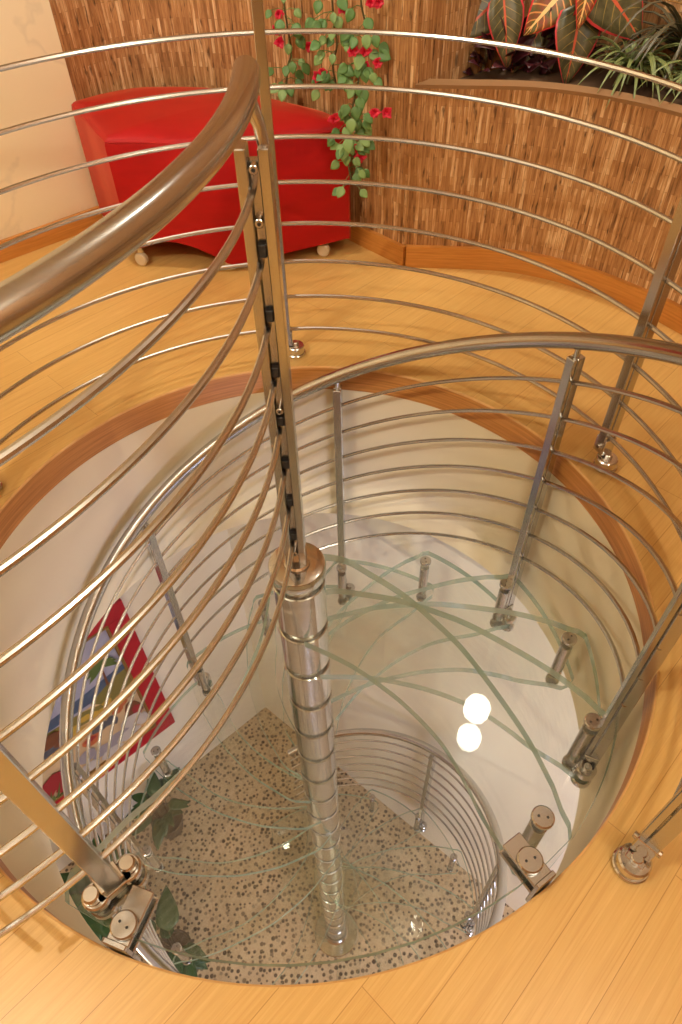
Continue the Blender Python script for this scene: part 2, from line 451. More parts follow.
# ------------------------------------------------------------------ setting: lower room
struct(MB().box((-.4, -.4, ZLOW-.05), ((1, 0, 0), (0, 1, 0), (0, 0, 1)), (3.4, 3.2, .05)).build('floor_lower', M['pebble'])).name = 'floor_lower'
C0 = V((-.53, 1.555)); LLD = V((-.756, -.655)); RRD = V((.755, -.655))
struct(MB().ribbon([tuple(C0+LLD*4.2), tuple(C0)], ZLOW, ZSH, .1).build('wall_lower_left', M['white']), 'white plaster wall of the lower floor behind the painting')
struct(MB().ribbon([tuple(C0), tuple(C0+RRD*4.4)], ZLOW, ZSH, .1).build('wall_lower_right', M['white']), 'white plaster wall of the lower floor beside the stair')
struct(MB().ribbon([(2.8, -1.25), (2.8, -3.3), (-3.6, -3.3), (-3.6, -1.1)], ZLOW, ZSH, -.1).build('wall_lower_front', M['strips']))  # unseen walls, clad in dark wood so the column reflects more contrast

# ------------------------------------------------------------------ spiral staircase
stair = thing('spiral_staircase', (0, 0, ZLOW), 'spiral stair of clear glass treads round a polished steel column', 'staircase')
def sickle(front_sp, back_sp, ro=.765):
    """outline of a tread, ccw: back edge out, rim, front edge in"""
    fl = [(.070, 104), (.115, 72), (.165, 51), (.25, 36.2), (.34, 26.4), (.415, 20.7), (.52, 13.8), (.61, 9.3), (.69, 5.4)]
    bl = [(.070, -34), (.12, -6), (.16, 1.0), (.20, 4.2), (.26, 5.9), (.325, 6.4), (.40, 5.6), (.47, 4.1), (.55, 1.2), (.61, -.9), (.69, -2.3)]
    fr = [P(r, a+front_sp) for r, a in fl]; bk = [P(r, a+back_sp) for r, a in bl]
    fr = spline([tuple(p) for p in fr], 6); bk = spline([tuple(p) for p in bk], 6)
    a_b = back_sp-3.4; a_f = front_sp+3.4
    rim = [P(.725, a_b+.2), P(.748, a_b+.9)]
    m = 14
    rim += [P(ro - .012*(1-abs(2*i/m-1))*0 , a_b+2.2+(a_f-a_b-4.4)*i/m) for i in range(m+1)]
    rim += [P(.75, a_f-.9), P(.725, a_f+.0)]
    hub = []
    a1 = front_sp+104; a0 = back_sp-34+360
    while a0 < a1: a0 += 360
    k = max(2, int((a0-a1)/12)); hub = [P(.067, a1+(a0-a1)*i/k) for i in range(1, k)]
    return [(p.x, p.y) for p in bk+rim+fr[::-1]+hub]
GT = .026
def tread(name, zt, back_sp, front_sp, inner_hole=True):
    mb = MB(); out = sickle(front_sp, back_sp); n = len(out)
    # inner hole around the column: bridge outline with a keyhole made by triangulating
    import bmesh
    bm = bmesh.new(); ov = [bm.verts.new((x, y, zt)) for x, y in out]
    f = bm.faces.new(ov); bm.normal_update()
    if f.normal.z < 0: f.normal_flip()
    r = bmesh.ops.extrude_face_region(bm, geom=[f]); 
    for v in [g for g in r['geom'] if isinstance(g, bmesh.types.BMVert)]: v.co.z = zt-GT
    bm.normal_update()
    me = bpy.data.meshes.new(name)
    for fc in bm.faces:
        c_ = fc.calc_center_median(); fc.material_index = 0 if abs(fc.normal.z) > .5 or c_.xy.length < .072 else 1
    bmesh.ops.triangulate(bm, faces=[fc for fc in bm.faces if len(fc.verts) > 4])
    bmesh.ops.recalc_face_normals(bm, faces=bm.faces)
    bm.to_mesh(me); bm.free()
    me.materials.append(M['glass']); me.materials.append(M['glass_edge'])
    o = bpy.data.objects.new(name, me); COL.objects.link(o); o.parent = stair; o.location = (0, 0, -ZLOW); return o
NTR = 20
def alpha(k): return A0 + STEP*(k-1)
def ztop(k): return .010 - RISE*k
lt = tread('landing_tread', ztop(0), -118, A0); lt['label'] = 'wide clear glass landing level with the floor'
for k in range(1, NTR+1): tread('tread', ztop(k), alpha(k), alpha(k+1))
# column sleeves between treads, one lathed sleeve each
def lathe(prof, n=40, cx=0, cy=0):
    mb = MB(); q = [mb.add([(cx+r*cos(2*pi*i/n), cy+r*sin(2*pi*i/n), z) for i in range(n)]) for r, z in prof]
    for a, b in zip(q[:-1], q[1:]):
        for i in range(n): mb.face((a+i, a+(i+1) % n, b+(i+1) % n, b+i))
    mb.face([q[0]+i for i in reversed(range(n))], flat=True); mb.face([q[-1]+i for i in range(n)], flat=True)
    return mb
RC = .062
for k in range(0, NTR):
    z1 = ztop(k)-GT-.001; z0 = ztop(k+1)+.001
    lathe([(RC-.003, z0), (RC, z0+.002), (RC, z1-.002), (RC-.003, z1)], 56).build('column_sleeve', M['polish'], stair)
lathe([(.048, ZLOW), (.048, ztop(0)+.01)], 24).build('column_core', M['polish'], stair)
o = lathe([(.05, .009), (.0645, .0105), (.0655, .013), (.0655, .041), (.0635, .045), (.06, .0465), (.03, .047)], 48).build('column_cap', M['polish'], stair); o['label'] = 'polished round cap on top of the column'
lathe([(.135, ZLOW), (.137, ZLOW+.003), (.137, ZLOW+.014), (.133, ZLOW+.018), (.075, ZLOW+.02), (.066, ZLOW+.03), (RC, ZLOW+.05), (RC, ztop(NTR)-GT-.001)], 48).build('column_base', M['polish'], stair)
RS = .712
def screw_cap(c, parent, r=.0205):
    mb = MB(); mb.cyl(c, c+V((0, 0, .012)), r, 24, .003)
    o = mb.build('screw_cap', [M['polish'], M['dark']], parent)
    h = MB()
    return o
def cap_with_holes(c, ang, parent, r=.0205):
    c = V(c); mb = MB(); mb.cyl(c, c+V((0, 0, .012)), r, 24, .0025)
    d = V((cos(R(ang)), sin(R(ang)), 0))
    for s in (-1, 1): mb.cyl(c+d*s*.008+V((0, 0, .0105)), c+d*s*.008+V((0, 0, .0124)), .0024, 10, mi=1)
    return mb.build('screw_cap', [M['steel'], M['dark']], parent)
for k in range(0, NTR):
    a = alpha(k+1); p = P(RS, a)
    sp = MB().cyl(p+V((0, 0, ztop(k+1)+.0005)), p+V((0, 0, ztop(k)-GT-.0005)), .0165, 20, .002)
    sp.cyl(p+V((0, 0, ztop(k+1)-GT-.016)), p+V((0, 0, ztop(k+1)-GT-.0005)), .02, 20, .003)
    s = sp.build('spacer', M['steel'], stair)
    cap_with_holes(p+V((0, 0, ztop(k)+.0005)), a+40, s)
# brackets that carry the landing off the shaft wall
for (a, rin, wid, capr) in ((-57.2, .703, .020, .7475), (-110.4, .697, .020, .7555)):
    rad = P(1, a); tan = V((-rad.y, rad.x, 0)); z = ztop(0)
    b = MB(); b.box(P((rin+.7885)/2, a, z+.005), (rad, tan, V((0, 0, 1))), ((.7885-rin)/2, wid, .0045))
    b.box(P((rin+.7885)/2, a, z-GT-.006), (rad, tan, V((0, 0, 1))), ((.7885-rin)/2, wid, .005))
    b.box(P(.784, a, z-.03), (rad, tan, V((0, 0, 1))), (.0045, wid, .05))
    o = b.build('bracket', M['steel'], stair)
    cap_with_holes(P(capr, a, z+.0095), a+75, o, .022)

# ------------------------------------------------------------------ posts: two flat bars either side of the rods
def post(parent, base, rad, tan, z0, z1, rods, name='post', th=.0058, wd=.0125, gap=.0066, mat='steel', neck=None, fill=True):
    """rad: outward normal of the two bars; tan: along the rods"""
    base = V(base); rad = V(rad); tan = V(tan); up = V((0, 0, 1))
    mb = MB(); zc = (z0+z1)/2; h = (z1-z0)/2
    mb.box(base-rad*(gap+th)+up*zc, (rad, tan, up), (th, wd, h))
    a_ = -gap+.0022 if fill else gap
    mb.box(base+rad*(a_+gap+2*th)/2+up*zc, (rad, tan, up), ((gap+2*th-a_)/2, wd, h))
    o = mb.build(name, M[mat], parent)
    if neck:
        nb = MB()
        nb.tube([base+up*(z1-.02), base+up*(z1), base+up*(neck)], [.0075, .0075, .0065], 12)
        nb.build('rail_stem', M[mat], o)
    return o

# ------------------------------------------------------------------ spiral balustrade
spir = thing('spiral_balustrade', (0, 0, ZLOW), 'steel balustrade winding down the outer edge of the glass treads', 'railing')
RB = .745
def zt_at(a): return .010 - RISE*(a-A0)/STEP
AEND = alpha(NTR+1)-14
def helix(r, dz, a0, a1, st=4.0):
    n = int((a1-a0)/st)+1
    return [P(r, a0+(a1-a0)*i/n, zt_at(a0+(a1-a0)*i/n)+dz-.0) for i in range(n+1)]
MB().tube(helix(RB, .915, -30.0, AEND, 3), .0195, 22).build('handrail', M['steel'], spir)
for i in range(7): MB().tube(helix(RB, .128+.112*i, -25.6, AEND, 4), .0056, 8).build('bar', M['rod'], spir)
for k in range(1, NTR, 2):
    a = alpha(k+1); rad = P(1, a); tan = V((-rad.y, rad.x, 0)); zt = zt_at(a)
    slope = V((0, 0, 1))
    a += .1; rad = P(1, a); tan = V((-rad.y, rad.x, 0)); up = V((0, 0, 1))
    pb = P(RB, a); zz = ztop(k+1)
    po = post(spir, pb, rad, tan, zz+.012, zt+.872, [], neck=zt+.905)
    f = MB(); dc = pb-tan*.027-rad*.002
    f.cyl(dc+up*(zz+.0005), dc+up*(zz+.024), .0235, 28, .003)
    f.cyl(dc+up*(zz+.023), dc+up*(zz+.034), .0095, 16, .0015)
    MB().cyl(dc+up*(zz-GT-.020), dc+up*(zz-GT-.0005), .0235, 28, .003).build('clamp_disc', M['polish'], po)
    f.box(pb+up*(zz+.036), (rad, tan, up), (.0165, .0165, .022))
    f.box(pb-tan*.014+up*(zz+.014), (rad, tan, up), (.015, .014, .010))
    f.build('clamp', M['polish'], po)

# ------------------------------------------------------------------ landing balustrade (column to floor edge)
land = thing('landing_balustrade', (-.3, -.62, 0), 'curved steel balustrade from the column cap across the glass landing', 'railing')
AC = V((-.9176, .0256)); AR = .9134
def arc(t):  # t: angle about AC; the column stands at t0
    return V((AC.x+AR*cos(R(t)), AC.y+AR*sin(R(t)), 0))
t0 = math.degrees(math.atan2(-AC.y, -AC.x)); t1 = t0-55.5
ts = [t0+(t1-t0)*i/40 for i in range(41)]
LRZ = 1.0
hr = [arc(t0+5.2*(1-i/6))+V((0, 0, LRZ)) for i in range(6)] + [arc(t)+V((0, 0, LRZ)) for t in ts]
MB().tube(hr, .0188, 28).build('handrail', M['steel'], land)
ZB = [.129+.108*i for i in range(8)]
for z in ZB: MB().tube([arc(t)+V((0, 0, z)) for t in ts], .0056, 10).build('bar', M['rod'], land)
rad = (arc(t0)-V((AC.x, AC.y, 0))).normalized(); tan = V((-rad.y, rad.x, 0))
po = post(land, (0, 0, 0), rad, tan, .049, .94, [], th=.0078, wd=.017, gap=.0075, fill=False)
nbk = MB(); nbk.tube([V((0, 0, .90))+rad*.0153, V((0, 0, .935))+rad*.0155, V((0, 0, .962))+rad*.011+tan*.003, V((0, 0, .988))+rad*.002], [.0082, .0082, .0085, .011], 14)
nbk.build('rail_stem', M['steel'], po)
for z in ZB[:-1]: MB().box(V((0, 0, z+.020))-tan*.004, (rad, tan, V((0, 0, 1))), (.0064, .008, .010)).build('bar_holder', M['dark'], po)
MB().box(V((0, 0, .50))+tan*.006, (rad, tan, V((0, 0, 1))), (.0072, .008, .42)).build('web', M['steel'], po)
for z in (.925-.012, .84, .50, .095):
    bo = MB(); bo.cyl(V((0, 0, z))-tan*.016, V((0, 0, z))-tan*.001, .0068, 16, .001); bo.cyl(V((0, 0, z))-tan*.0163, V((0, 0, z))-tan*.0155, .0028, 8, mi=1); bo.build('bolt', [M['polish'], M['dark']], po)
MB().cyl((0, 0, .0472), (0, 0, .056), .03, 30, .004).build('post_flange', M['polish'], po)
# post clamped on the landing glass
tc = math.degrees(math.atan2(-.641-AC.y, -.2985-AC.x)); pc = arc(tc)
rad = (pc-V((AC.x, AC.y, 0))).normalized(); tan = V((-rad.y, rad.x, 0)); up = V((0, 0, 1))
po = post(land, pc, rad, tan, .042, .955, [], th=.0060, wd=.0145, neck=.985)
cl = MB(); zg = ztop(0)
for zz, h in ((zg+.010, .009), (zg-GT-.011, .010)):
    cl.box(pc+up*zz, (rad, tan, up), (.019, .030, h))
    for s in (-1, 1): cl.cyl(pc+tan*s*.030+up*(zz-h), pc+tan*s*.030+up*(zz+h), .0235, 26, .003)
for s in (-1, 1): cl.cyl(pc+tan*s*.034+up*(zg+.019), pc+tan*s*.034+up*(zg+.038), .0145, 18, .003)
cl.box(pc+up*(zg+.030), (rad, tan, up), (.0165, .021, .013))
o = cl.build('clamp', M['polish'], po); o['label'] = 'rounded steel clamp gripping the landing glass'

# ------------------------------------------------------------------ gallery railing round the opening
gal = thing('gallery_railing', (0, .858, 0), 'steel rod railing standing on the bamboo floor round the opening', 'railing')
RG = .858; g0, g1 = -46.5, 239.5
def garc(r, z, a0, a1, n=110): return [P(r, a0+(a1-a0)*i/n, z) for i in range(n+1)]
ZG = [.091+.109*i for i in range(8)]
for z in ZG: MB().tube(garc(RG, z, g0, g1), .0056, 8).build('bar', M['rod'], gal)
MB().tube(garc(RG, .99, g0-3, g1), .0190, 20).build('handrail', M['steel'], gal)
for a in (-46, 23.8, 93.2, 161.0, 227):
    rad = P(1, a); tan = V((-rad.y, rad.x, 0)); b = P(RG, a)
    po = post(gal, b, rad, tan, .042, .945, [], neck=.975)
    f = MB(); dc = b-tan*.024
    f.cyl(dc+up*.0005, dc+up*.010, .031, 32, .002)
    f.cyl(dc+up*.009, dc+up*.034, .0275, 32, .003)
    f.cyl(dc+up*.033, dc+up*.046, .0105, 18, .002)
    f.box(b+up*.064, (rad, tan, up), (.0175, .0175, .024))
    f.box(b-tan*.016+up*.022, (rad, tan, up), (.0165, .016, .013))
    f.cyl(b-rad*.025-tan*.003+up*.064, b+rad*.025-tan*.003+up*.064, .0065, 14, .001)
    f.build('foot', M['polish'], po)

# ------------------------------------------------------------------ red bench
bench = thing('upholstered_bench', (-.28, 1.62, 0), 'curved red velvet bench on casters against the wood strip wall', 'bench')
op = [(-.622, 1.415), (-.50, 1.405), (-.37, 1.375), (-.27, 1.362), (-.17, 1.378), (-.02, 1.418), (.10, 1.448), (.160, 1.466)]
bk = [(.166, 1.49), (.10, 1.59), (-.02, 1.69), (-.145, 1.79), (-.25, 1.845), (-.368, 1.885), (-.5, 1.898), (-.62, 1.892), (-.735, 1.83), (-.810, 1.762)]
lf = [(-.803, 1.745), (-.735, 1.63), (-.665, 1.49)]
def resample(pts, n):
    pts = [V((*p, 0)) for p in pts]; L = [0]
    for a, b in zip(pts[:-1], pts[1:]): L.append(L[-1]+(b-a).length)
    out = []
    for i in range(n):
        t = L[-1]*i/n; k = max(j for j in range(len(L)) if L[j] <= t+1e-9); k = min(k, len(pts)-2)
        out.append(pts[k].lerp(pts[k+1], (t-L[k])/max(L[k+1]-L[k], 1e-9)))
    return out
fr_ = [tuple(p)[:2] for p in spline([(*p, 0) for p in op], 6)]
bk_ = [tuple(p)[:2] for p in spline([(*p, 0) for p in bk], 4)]
outl = resample(fr_, 48) + [V((*fr_[-1], 0))] + resample(bk_, 48) + [V((*bk_[-1], 0))] + resample([bk_[-1]]+lf+[fr_[0]], 16)[1:]
cen = V((-.27, 1.64, 0)); no = len(outl)
def bench_bottom(p, i):
    if i <= 48:      # front skirt: an arch left of the middle, a sweep to the right
        x = p.x
        if x < -.27: u = (x+.27)/(-.35); return .028+.055*max(sin(pi*min(max(u, 0), 1)), 0)**.8 + .034*min(max(u, 0), 1)
        return .028 + .036*min((x+.27)/.43, 1)
    return .05
mb = MB(); Zt = .442
layers = []
for lv, (sh, zf) in enumerate([(.0, None), (.0, .2), (.0, Zt-.022), (.004, Zt-.010), (.012, Zt-.003), (.022, Zt+.002)]):
    pts = []
    for i, p in enumerate(outl):
        d = (cen-p).normalized(); q = p+d*sh
        z = bench_bottom(p, i) if zf is None else zf
        pts.append((q.x, q.y, z))
    layers.append(mb.add(pts))
for a, b in zip(layers[:-1], layers[1:]):
    for i in range(no): mb.face((a+i, a+(i+1) % no, b+(i+1) % no, b+i))
prev = layers[-1]
for s_, dz in ((.75, .012), (.5, .018), (.25, .021)):
    cur = mb.add([(cen.x+(p.x-cen.x)*s_, cen.y+(p.y-cen.y)*s_, Zt+dz) for p in outl])
    for i in range(no): mb.face((prev+i, prev+(i+1) % no, cur+(i+1) % no, cur+i))
    prev = cur
ctr = mb.add([(cen.x, cen.y, Zt+.022)])
for i in range(no): mb.face((prev+i, prev+(i+1) % no, ctr))
mb.face([layers[0]+i for i in reversed(range(no))])
mb.build('seat', M['velvet'], bench)
pp = MB(); pp.tube([p+(cen-p).normalized()*.006+V((0, 0, Zt-.012)) for p in outl], .0042, 8, closed=True)
pp.build('piping', M['velvet'], bench)
for (x, y) in ((-.598, 1.432), (-.265, 1.385), (.065, 1.462), (-.66, 1.76), (-.1, 1.70)):
    w = MB(); w.cyl((x-.004, y-.011, .0245), (x+.004, y+.011, .0245), .0240, 22, .004); c = w.build('caster', M['caster'], bench)
    h = MB(); h.tube([V((x, y+.006, .044)), V((x, y+.006, .080))], .012, 12); h.build('caster_stem', M['polish'], c)

# ------------------------------------------------------------------ foliage helpers
def leaf_geo(mb, base, tip, width, droop=.15, nrm=None, mi=0, seg=8, cup=.15, shape=.55):
    base, tip = V(base), V(tip); d = tip-base; L = d.length; dn = d.normalized()
    n0 = V(nrm) if nrm is not None else V((.1, -1, .6))
    side = dn.cross(n0).normalized(); nn = side.cross(dn).normalized()
    rows = []
    for i in range(seg+1):
        t = i/seg; w = width*(sin(pi*t**shape)**.85 if 0 < t < 1 else .02)
        c = base + d*t + nn*droop*L*(4*t*(1-t))*.5
        rows.append(mb.add([c+side*w*u + nn*abs(u)*w*cup for u in (-1, -.5, 0, .5, 1)]))
    us = (-1, -.5, 0, .5, 1)
    for i in range(seg):
        for k in range(4):
            mb.face((rows[i]+k, rows[i]+k+1, rows[i+1]+k+1, rows[i+1]+k), mi,
                    [(us[k], i/seg), (us[k+1], i/seg), (us[k+1], (i+1)/seg), (us[k], (i+1)/seg)])
def solid(o, t=.0012):
    m = o.modifiers.new('Solidify', 'SOLIDIFY'); m.thickness = t; return o
# croton in the planter, broad veined leaves
cr = thing('croton_plant', (.76, 1.66, .52), 'big croton with broad dark veined leaves edged in pink red in the planter', 'plant')
mb = MB(); mb.tube(spline([(.76, 1.66, .50), (.77, 1.65, .68), (.75, 1.66, .86), (.76, 1.67, 1.0)], 5), .011, 10)
mb.build('stem', M['stem'], cr)
LEAVES = [((0.655, 1.61, 0.765), (0.49, 1.57, 0.64), 0.074, 0), ((0.626, 1.56, 0.772), (0.656, 1.51, 0.58), 0.058, 0), ((0.835, 1.56, 0.8), (0.7, 1.53, 0.662), 0.072, 1), ((0.858, 1.53, 0.745), (0.839, 1.47, 0.538), 0.072, 0), ((0.858, 1.49, 0.83), (0.838, 1.45, 0.69), 0.036, 1), ((0.875, 1.55, 0.81), (1.055, 1.51, 0.645), 0.1, 0), ((0.8, 1.63, 0.7), (0.69, 1.58, 0.545), 0.056, 0), ((0.7, 1.64, 0.83), (0.57, 1.55, 0.8), 0.06, 0), ((0.8, 1.66, 0.87), (0.93, 1.56, 0.84), 0.066, 0), ((0.74, 1.68, 0.92), (0.66, 1.56, 0.95), 0.06, 0), ((0.79, 1.68, 0.95), (0.86, 1.58, 1.0), 0.06, 1), ((0.83, 1.62, 0.68), (0.95, 1.55, 0.58), 0.06, 0), ((0.72, 1.62, 0.8), (0.6, 1.56, 0.73), 0.05, 0)]
for b, t, w, kd in LEAVES:
    q = MB(); leaf_geo(q, b, t, w, .10)
    st = V(b); q.tube([V((.765, 1.66, min(st.z+.0, .98))), (V((.765, 1.66, st.z))+st)/2+V((0, 0, .012)), st], .003, 6)
    solid(q.build('leaf', M['croton_young' if kd else 'croton'], cr))
# dark maroon croton behind it
cm = thing('maroon_plant', (.64, 1.70, .52), 'low dark maroon leafy plant under the broad croton leaves in the planter', 'plant')
q = MB()
for i in range(95):
    a = random.uniform(0, 2*pi); e = random.uniform(.1, 1.2); l = random.uniform(.06, .12)
    b = V((random.uniform(.56, .95), 1.60+random.uniform(-.07, .06), .55+random.uniform(0, .10)))
    leaf_geo(q, b, b+V((cos(a)*cos(e)*l, -abs(sin(a))*cos(e)*l*.7, sin(e)*l*.8)), l*.2, .2, (0, -.5, 1), seg=5)
solid(q.build('foliage', M['maroon'], cm), .0008)
q = MB()
for x in (.60, .70, .82, .92): q.tube([(x, 1.60, .54), (x+.01, 1.60, .60), (x-.01, 1.60, .68)], .006, 7)
q.build('stem', M['stem'], cm)
# grassy plants
def tuft(name, c, label, mat, n, lmin, lmax, w, blades=()):
    t = thing(name, c, label, 'plant', None); c = V(c); q = MB()
    def blade(a, l, lift):
        pts = [c+V((cos(a)*l*s*.9, sin(a)*l*s*.9, lift*l*s-l*.9*s*s*(lift+.25)*.85+.02)) for s in (0, .25, .5, .75, 1)]
        pts = spline(pts, 2); side = V((-sin(a), cos(a), 0)); m = len(pts); o_ = []
        for i, p in enumerate(pts):
            ww = w*(1-(i/(m-1))**2)+.0006; o_.append(q.add([p-side*ww, p+V((0, 0, -ww*.5)), p+side*ww]))
        for i in range(m-1):
            for k in (0, 1): q.face((o_[i]+k, o_[i]+k+1, o_[i+1]+k+1, o_[i+1]+k))
    for i in range(n): blade(random.uniform(-pi, pi), random.uniform(lmin, lmax), random.uniform(.5, 1.5))
    for b in blades: blade(*b)
    solid(q.build('blade_cluster', mat, t), .0008)
    MB().cyl(c+V((0, 0, -.02)), c+V((0, 0, .03)), .012, 12, .004).build('root_crown', M['stem'], t)
    return t
pr = lambda d: R(d)
tuft('spider_plant', (1.03, 1.45, .56), 'pale green grassy plant spilling over the planter ledge', M['blade'], 60, .12, .25, .0075,
     [(R(-115), .27, .9), (R(-95), .3, 1.0), (R(-130), .27, .8), (R(-80), .29, .9), (R(-150), .26, .7), (R(-105), .30, .6), (R(-120), .31, .5), (R(-90), .33, .6)])
tuft('spider_plant', (1.20, 1.30, .56), 'second pale grassy plant, at the picture edge along the planter ledge', M['blade'], 56, .12, .25, .0075,
     [(R(-140), .27, .9), (R(-160), .28, 1.1), (R(-120), .3, .7), (R(-100), .3, .6)])
tuft('dracaena', (1.22, 1.52, .57), 'dark narrow leaved plant standing behind the pale grassy plant', M['bladedark'], 46, .2, .36, .009,
     [(R(-150), .42, 1.5), (R(-135), .40, 1.2), (R(-165), .38, 1.6), (R(-120), .36, 1.3), (R(-145), .36, .9), (R(-110), .46, .8)])

# ------------------------------------------------------------------ hanging bougainvillea in front of the strip wall
def vine(label, path, nl, flowers, seed):
    rnd = random.Random(seed); t = thing('bougainvillea_vine', path[0], label, 'plant')
    pts = spline(path, 6); MB().tube(pts, .0035, 6).build('stem', M['stem'], t)
    for mat, frac in ((M['leaf'], .62), (M['leaf2'], .38)):
        q = MB()
        for i in range(int(nl*frac)):
            p = pts[rnd.randrange(len(pts))]; p = V(p)
            a = rnd.uniform(-pi, pi); off = V((cos(a)*.05, -abs(sin(a))*.035-.012, rnd.uniform(-.03, .03)))*rnd.uniform(.4, 1.15)
            l = rnd.uniform(.028, .046); dr = V((cos(a)*.6, -.25, -rnd.uniform(.2, 1.0))).normalized()
            b = p+off; leaf_geo(q, b, b+dr*l, l*.40, .1, (rnd.uniform(-.4, .4), -1, rnd.uniform(.2, .9)), seg=6, shape=.75)
            q.tube([p, (p+b)/2+V((0, 0, .005)), b], .0011, 4)
        solid(q.build('foliage', mat, t), .0006)
    for f in flowers:
        q = MB(); f = V(f)
        for j in range(6):
            a = j*pi/3+rnd.uniform(-.3, .3); dr = V((cos(a), -.55, sin(a)*.9)).normalized()
            leaf_geo(q, f, f+dr*rnd.uniform(.016, .026), .0105, .2, (0, -1, .3), seg=4, shape=.7)
        solid(q.build('flower', M['bract'], t), .0006)

vine('green vine strand with crimson flowers hanging furthest from the planter corner', [(-0.03, 1.775, 1.25), (-0.03, 1.755, 1.05), (-0.026, 1.745, 0.873), (-0.034, 1.735, 0.725), (-0.029, 1.73, 0.658), (-0.021, 1.73, 0.588), (-0.035, 1.73, 0.536), (-0.046, 1.73, 0.485)], 40, [(-0.052, 1.71, 0.693), (-0.062, 1.71, 0.65), (-0.055, 1.71, 0.617), (0.04, 1.71, 0.603)], 3)
vine('middle strand of the hanging flowering vines on the wood wall', [(0.12, 1.62, 1.25), (0.118, 1.6, 1.06), (0.116, 1.58, 0.896), (0.118, 1.575, 0.755), (0.122, 1.575, 0.692), (0.13, 1.57, 0.64), (0.116, 1.57, 0.586), (0.124, 1.565, 0.534)], 44, [(0.15, 1.55, 0.745), (0.081, 1.55, 0.573), (0.068, 1.55, 0.562)], 4)
vine('longest flowering vine strand trailing down over the right end of the red bench', [(0.215, 1.525, 1.25), (0.21, 1.505, 1.06), (0.204, 1.49, 0.908), (0.201, 1.48, 0.774), (0.216, 1.47, 0.702), (0.198, 1.46, 0.628), (0.191, 1.445, 0.566), (0.172, 1.43, 0.501), (0.165, 1.42, 0.446), (0.154, 1.4, 0.378), (0.169, 1.39, 0.293)], 92, [(0.228, 1.44, 0.777), (0.251, 1.44, 0.777), (0.176, 1.44, 0.66), (0.212, 1.44, 0.657), (0.212, 1.44, 0.618), (0.251, 1.44, 0.627), (0.276, 1.39, 0.506), (0.239, 1.39, 0.507), (0.189, 1.39, 0.402), (0.196, 1.39, 0.375), (0.115, 1.39, 0.493)], 5)


# ------------------------------------------------------------------ framed painting on the lower left wall
NW = V((-.655, .756, 0)); UW = V((.756, .655, 0)); WD = 1.519
def pw(u, z, off=0.0): return NW*(WD-off) + UW*u + V((0, 0, z))
pic = thing('framed_painting', pw(-.9, -3.0), 'large painting of a seaside still life in a red frame on the lower wall', 'painting')
U0, U1, Z0, Z1 = -1.78, -.062, -3.03, -1.63
def slab(q, u0, u1, z0, z1, o0, o1, mi=0): q.box((pw((u0+u1)/2, (z0+z1)/2, (o0+o1)/2)), (UW, NW, V((0, 0, 1))), ((u1-u0)/2, (o1-o0)/2, (z1-z0)/2), mi, .002)
q = MB(); fw = .115
slab(q, U0, U1, Z1-fw, Z1, .0005, .03); slab(q, U0, U1, Z0, Z0+fw, .0005, .03); slab(q, U0, U0+fw, Z0+fw, Z1-fw, .0005, .03); slab(q, U1-fw, U1, Z0+fw, Z1-fw, .0005, .03)
q.build('frame', M['mat_red'], pic)
q = MB(); g = .016; a_ = fw
slab(q, U0+a_, U1-a_, Z1-a_-g, Z1-a_, .001, .033); slab(q, U0+a_, U1-a_, Z0+a_, Z0+a_+g, .001, .033); slab(q, U0+a_, U0+a_+g, Z0+a_+g, Z1-a_-g, .001, .033); slab(q, U1-a_-g, U1-a_, Z0+a_+g, Z1-a_-g, .001, .033)
q.build('gold_slip', M['gold'], pic)
q = MB(); PM = ['sky', 'sea', 'hill', 'yellow', 'orange', 'rock', 'rockd', 'brown', 'crimson', 'grass', 'sand', 'slate']
uu0, uu1, zz0, zz1 = U0+a_+g, U1-a_-g, Z0+a_+g, Z1-a_-g
slab(q, uu0, uu1, zz0, zz1, .002, .016)
lay = [.0165]
def patch(mat, pts):
    lay[0] += .00025; o_ = q.add([pw(min(max(u, uu0), uu1), min(max(z, zz0), zz1), lay[0]) for u, z in pts]); q.face(range(o_, o_+len(pts)), PM.index(mat), flat=True)
rp = random.Random(11)
def blob(mat, u, z, a, b, n=12, rot=0.0):
    pts = []
    for i in range(n):
        t = 2*pi*i/n; r = rp.uniform(.82, 1.12); x, y = a*r*cos(t), b*r*sin(t); pts.append((u+x*cos(rot)-y*sin(rot), z+x*sin(rot)+y*cos(rot)))
    patch(mat, pts)
patch('sand', [(uu0, zz0), (uu1, zz0), (uu1, -2.22), (-.42, -2.30), (-.75, -2.30), (uu0, -2.3)])
patch('sea', [(uu0, -2.20), (-.66, -2.19), (-.42, -2.165), (uu1, -2.13), (uu1, -2.22), (-.42, -2.275), (-.70, -2.27), (uu0, -2.28)])
patch('hill', [(-.44, -2.28), (-.33, -2.22), (-.25, -2.19), (uu1, -2.18), (uu1, -2.42), (-.34, -2.42)])
patch('hill', [(uu0, -2.26), (-.72, -2.27), (-.5, -2.30), (-.36, -2.36), (-.40, -2.44), (-.6, -2.40), (uu0, -2.42)])
for u, z in ((-.57, -2.40), (-.50, -2.37), (-.45, -2.39), (-.41, -2.41), (-.53, -2.45), (-.46, -2.46), (-.61, -2.43), (-.36, -2.36)): blob('yellow', u, z, .034, .03)
for u, z in ((-.29, -2.46), (-.24, -2.42), (-.33, -2.50), (-.21, -2.38)): blob('orange', u, z, .04, .035)
blob('brown', -.25, -2.60, .055, .10); blob('crimson', -.235, -2.62, .03, .06)
for u, z, a, b in ((-.46, -2.55, .05, .06), (-.39, -2.56, .04, .06)): blob('slate', u, z, a, b)
blob('orange', -.535, -2.60, .06, .055); blob('crimson', -.535, -2.585, .04, .022)
blob('sand', -.43, -2.65, .07, .07)
